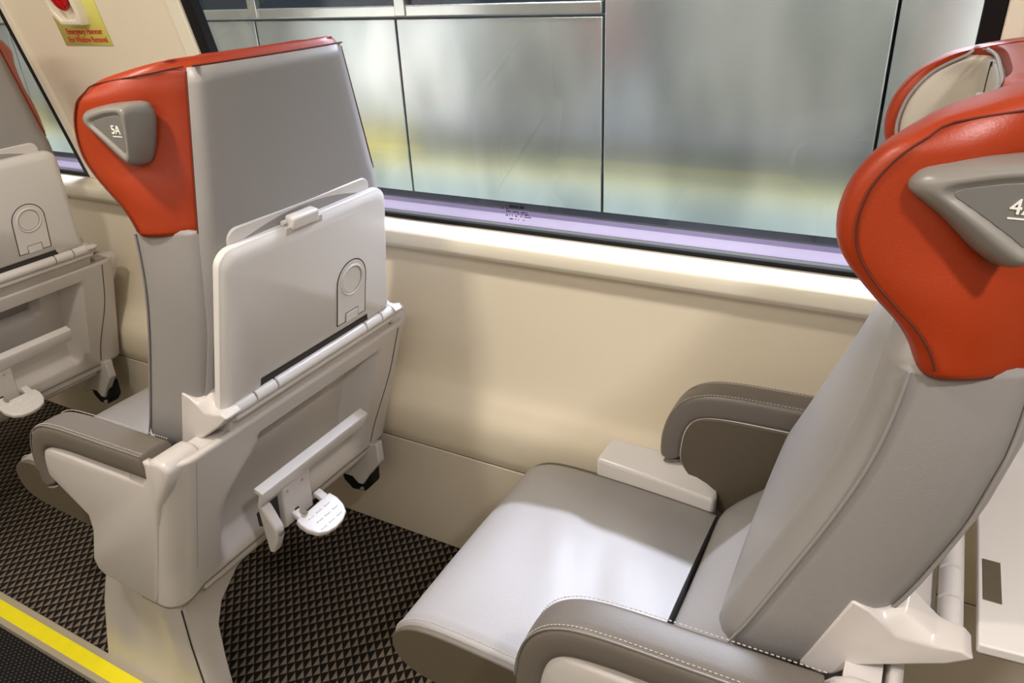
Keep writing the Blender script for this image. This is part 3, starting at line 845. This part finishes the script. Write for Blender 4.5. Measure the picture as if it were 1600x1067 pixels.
# ------------------------------------------------------------------ platform screen outside
PY = 1.75
def sx_(r): return r*PY
zt = H - .0665*PY
joints = [-3.2*PY, -2.45*PY, -1.78*PY, -1.048*PY, -.752*PY, -.411*PY, -.0595*PY, .9, 2.6]
scr = empty('platform_screen', (0, 0, 0)); tag(scr, 'grey steel platform screen outside the windows with dark joints and a bright top rail', 'platform screen')
for i, (a, b) in enumerate(zip(joints, joints[1:])):
    link('screen_panel', box(a+.003, b-.003, PY, PY+.03, -.3, zt if i < 5 else 2.6), screenm, scr, bevel=.002)
link('joint_backing', box(joints[0]-1, 3.5, PY+.032, PY+.05, -.3, zt), black, scr)
link('joint_backing', box(-.411*PY, 3.5, PY+.032, PY+.05, zt, 2.6), black, scr)
tag(link('screen_rail', box(joints[0], -.411*PY-.004, PY-.004, PY+.04, zt+.006, H-.048*PY+.001), bandm, scr, bevel=.003), 'bright steel rail')
for r in (-1.048, -.742):
    link('screen_post', box(r*PY-.012, r*PY+.022, PY-.008, PY+.03, zt+.008, 2.6), bandm, scr, bevel=.002)
tag(link('screen_glazing', box(joints[0], -.411*PY-.004, PY+.010, PY+.016, H-.048*PY, 2.6), darkglass, scr), 'dark glazing')

# ------------------------------------------------------------------ lights
def area(name, loc, rot, sx, sy, energy, col, spread=180):
    l = bpy.data.lights.new(name, 'AREA'); l.shape = 'RECTANGLE'; l.size = sx; l.size_y = sy; l.energy = energy; l.color = col
    l.spread = math.radians(spread)
    o = bpy.data.objects.new(name, l); C.objects.link(o); o.location = loc; o.rotation_euler = rot
    return o
def aim(o, tgt):
    d = Vector(tgt)-o.location; o.rotation_euler = d.to_track_quat('-Z', 'Y').to_euler()
area('ceiling_light', (-1.0, -.80, 2.10), (math.radians(22), 0, 0), 4.6, .40, 32, (1, .915, .81))
area('reading_light', (.63, .05, 2.12), (0, 0, 0), .13, .11, 15, (.98, .93, .92))
area('reading_light', (-.98, .14, 2.12), (0, 0, 0), .11, .13, 13, (1, .91, .78))
area('reading_light', (-2.60, .14, 2.12), (0, 0, 0), .12, .14, 4, (1, .90, .78))
area('screen_fill_light', (-.7, 1.52, 2.40), (math.radians(24), 0, 0), 7.0, .12, 36, (.92, .98, 1), 52)  # unseen lamp added above the gap to brighten the screen panels
area('platform_tube_light', (-1.5, 1.70, 1.60), (math.radians(-42), 0, 0), 4.4, .025, 18, (.82, .84, 1), 62)
area('skin_fill_light', (-.7, 1.72, .66), (math.radians(-98), 0, 0), 7.0, .05, 20, (1, .98, .93))  # added lamp hidden below the sill, lights the livery mirrored in the screen

w = bpy.data.worlds.new('World'); bpy.context.scene.world = w; w.use_nodes = True
w.node_tree.nodes['Background'].inputs[0].default_value = (.30, .32, .34, 1); w.node_tree.nodes['Background'].inputs[1].default_value = .35

# ------------------------------------------------------------------ camera (from the photograph's three vanishing points)
R = Matrix(((0.87696709, 0.47845488, -0.04482919), (0.18054083, -0.41448941, -0.89196611), (-0.44534676, 0.77413142, -0.44987421)))
right, down, fwd = (Vector(R[i]) for i in range(3))
M = Matrix((right, -down, -fwd)).transposed().to_4x4(); M.translation = Vector((0, 0, H))
cd = bpy.data.cameras.new('camera'); cam = bpy.data.objects.new('camera', cd); C.objects.link(cam)
cam.matrix_world = M; cd.sensor_width = 36; cd.lens = 1168/1600*36; cd.clip_start = .02
bpy.context.scene.camera = cam
vs_ = bpy.context.scene.view_settings
vs_.view_transform = 'Standard'; vs_.look = 'None'; vs_.gamma = 1; vs_.exposure = .2; vs_.use_curve_mapping = False
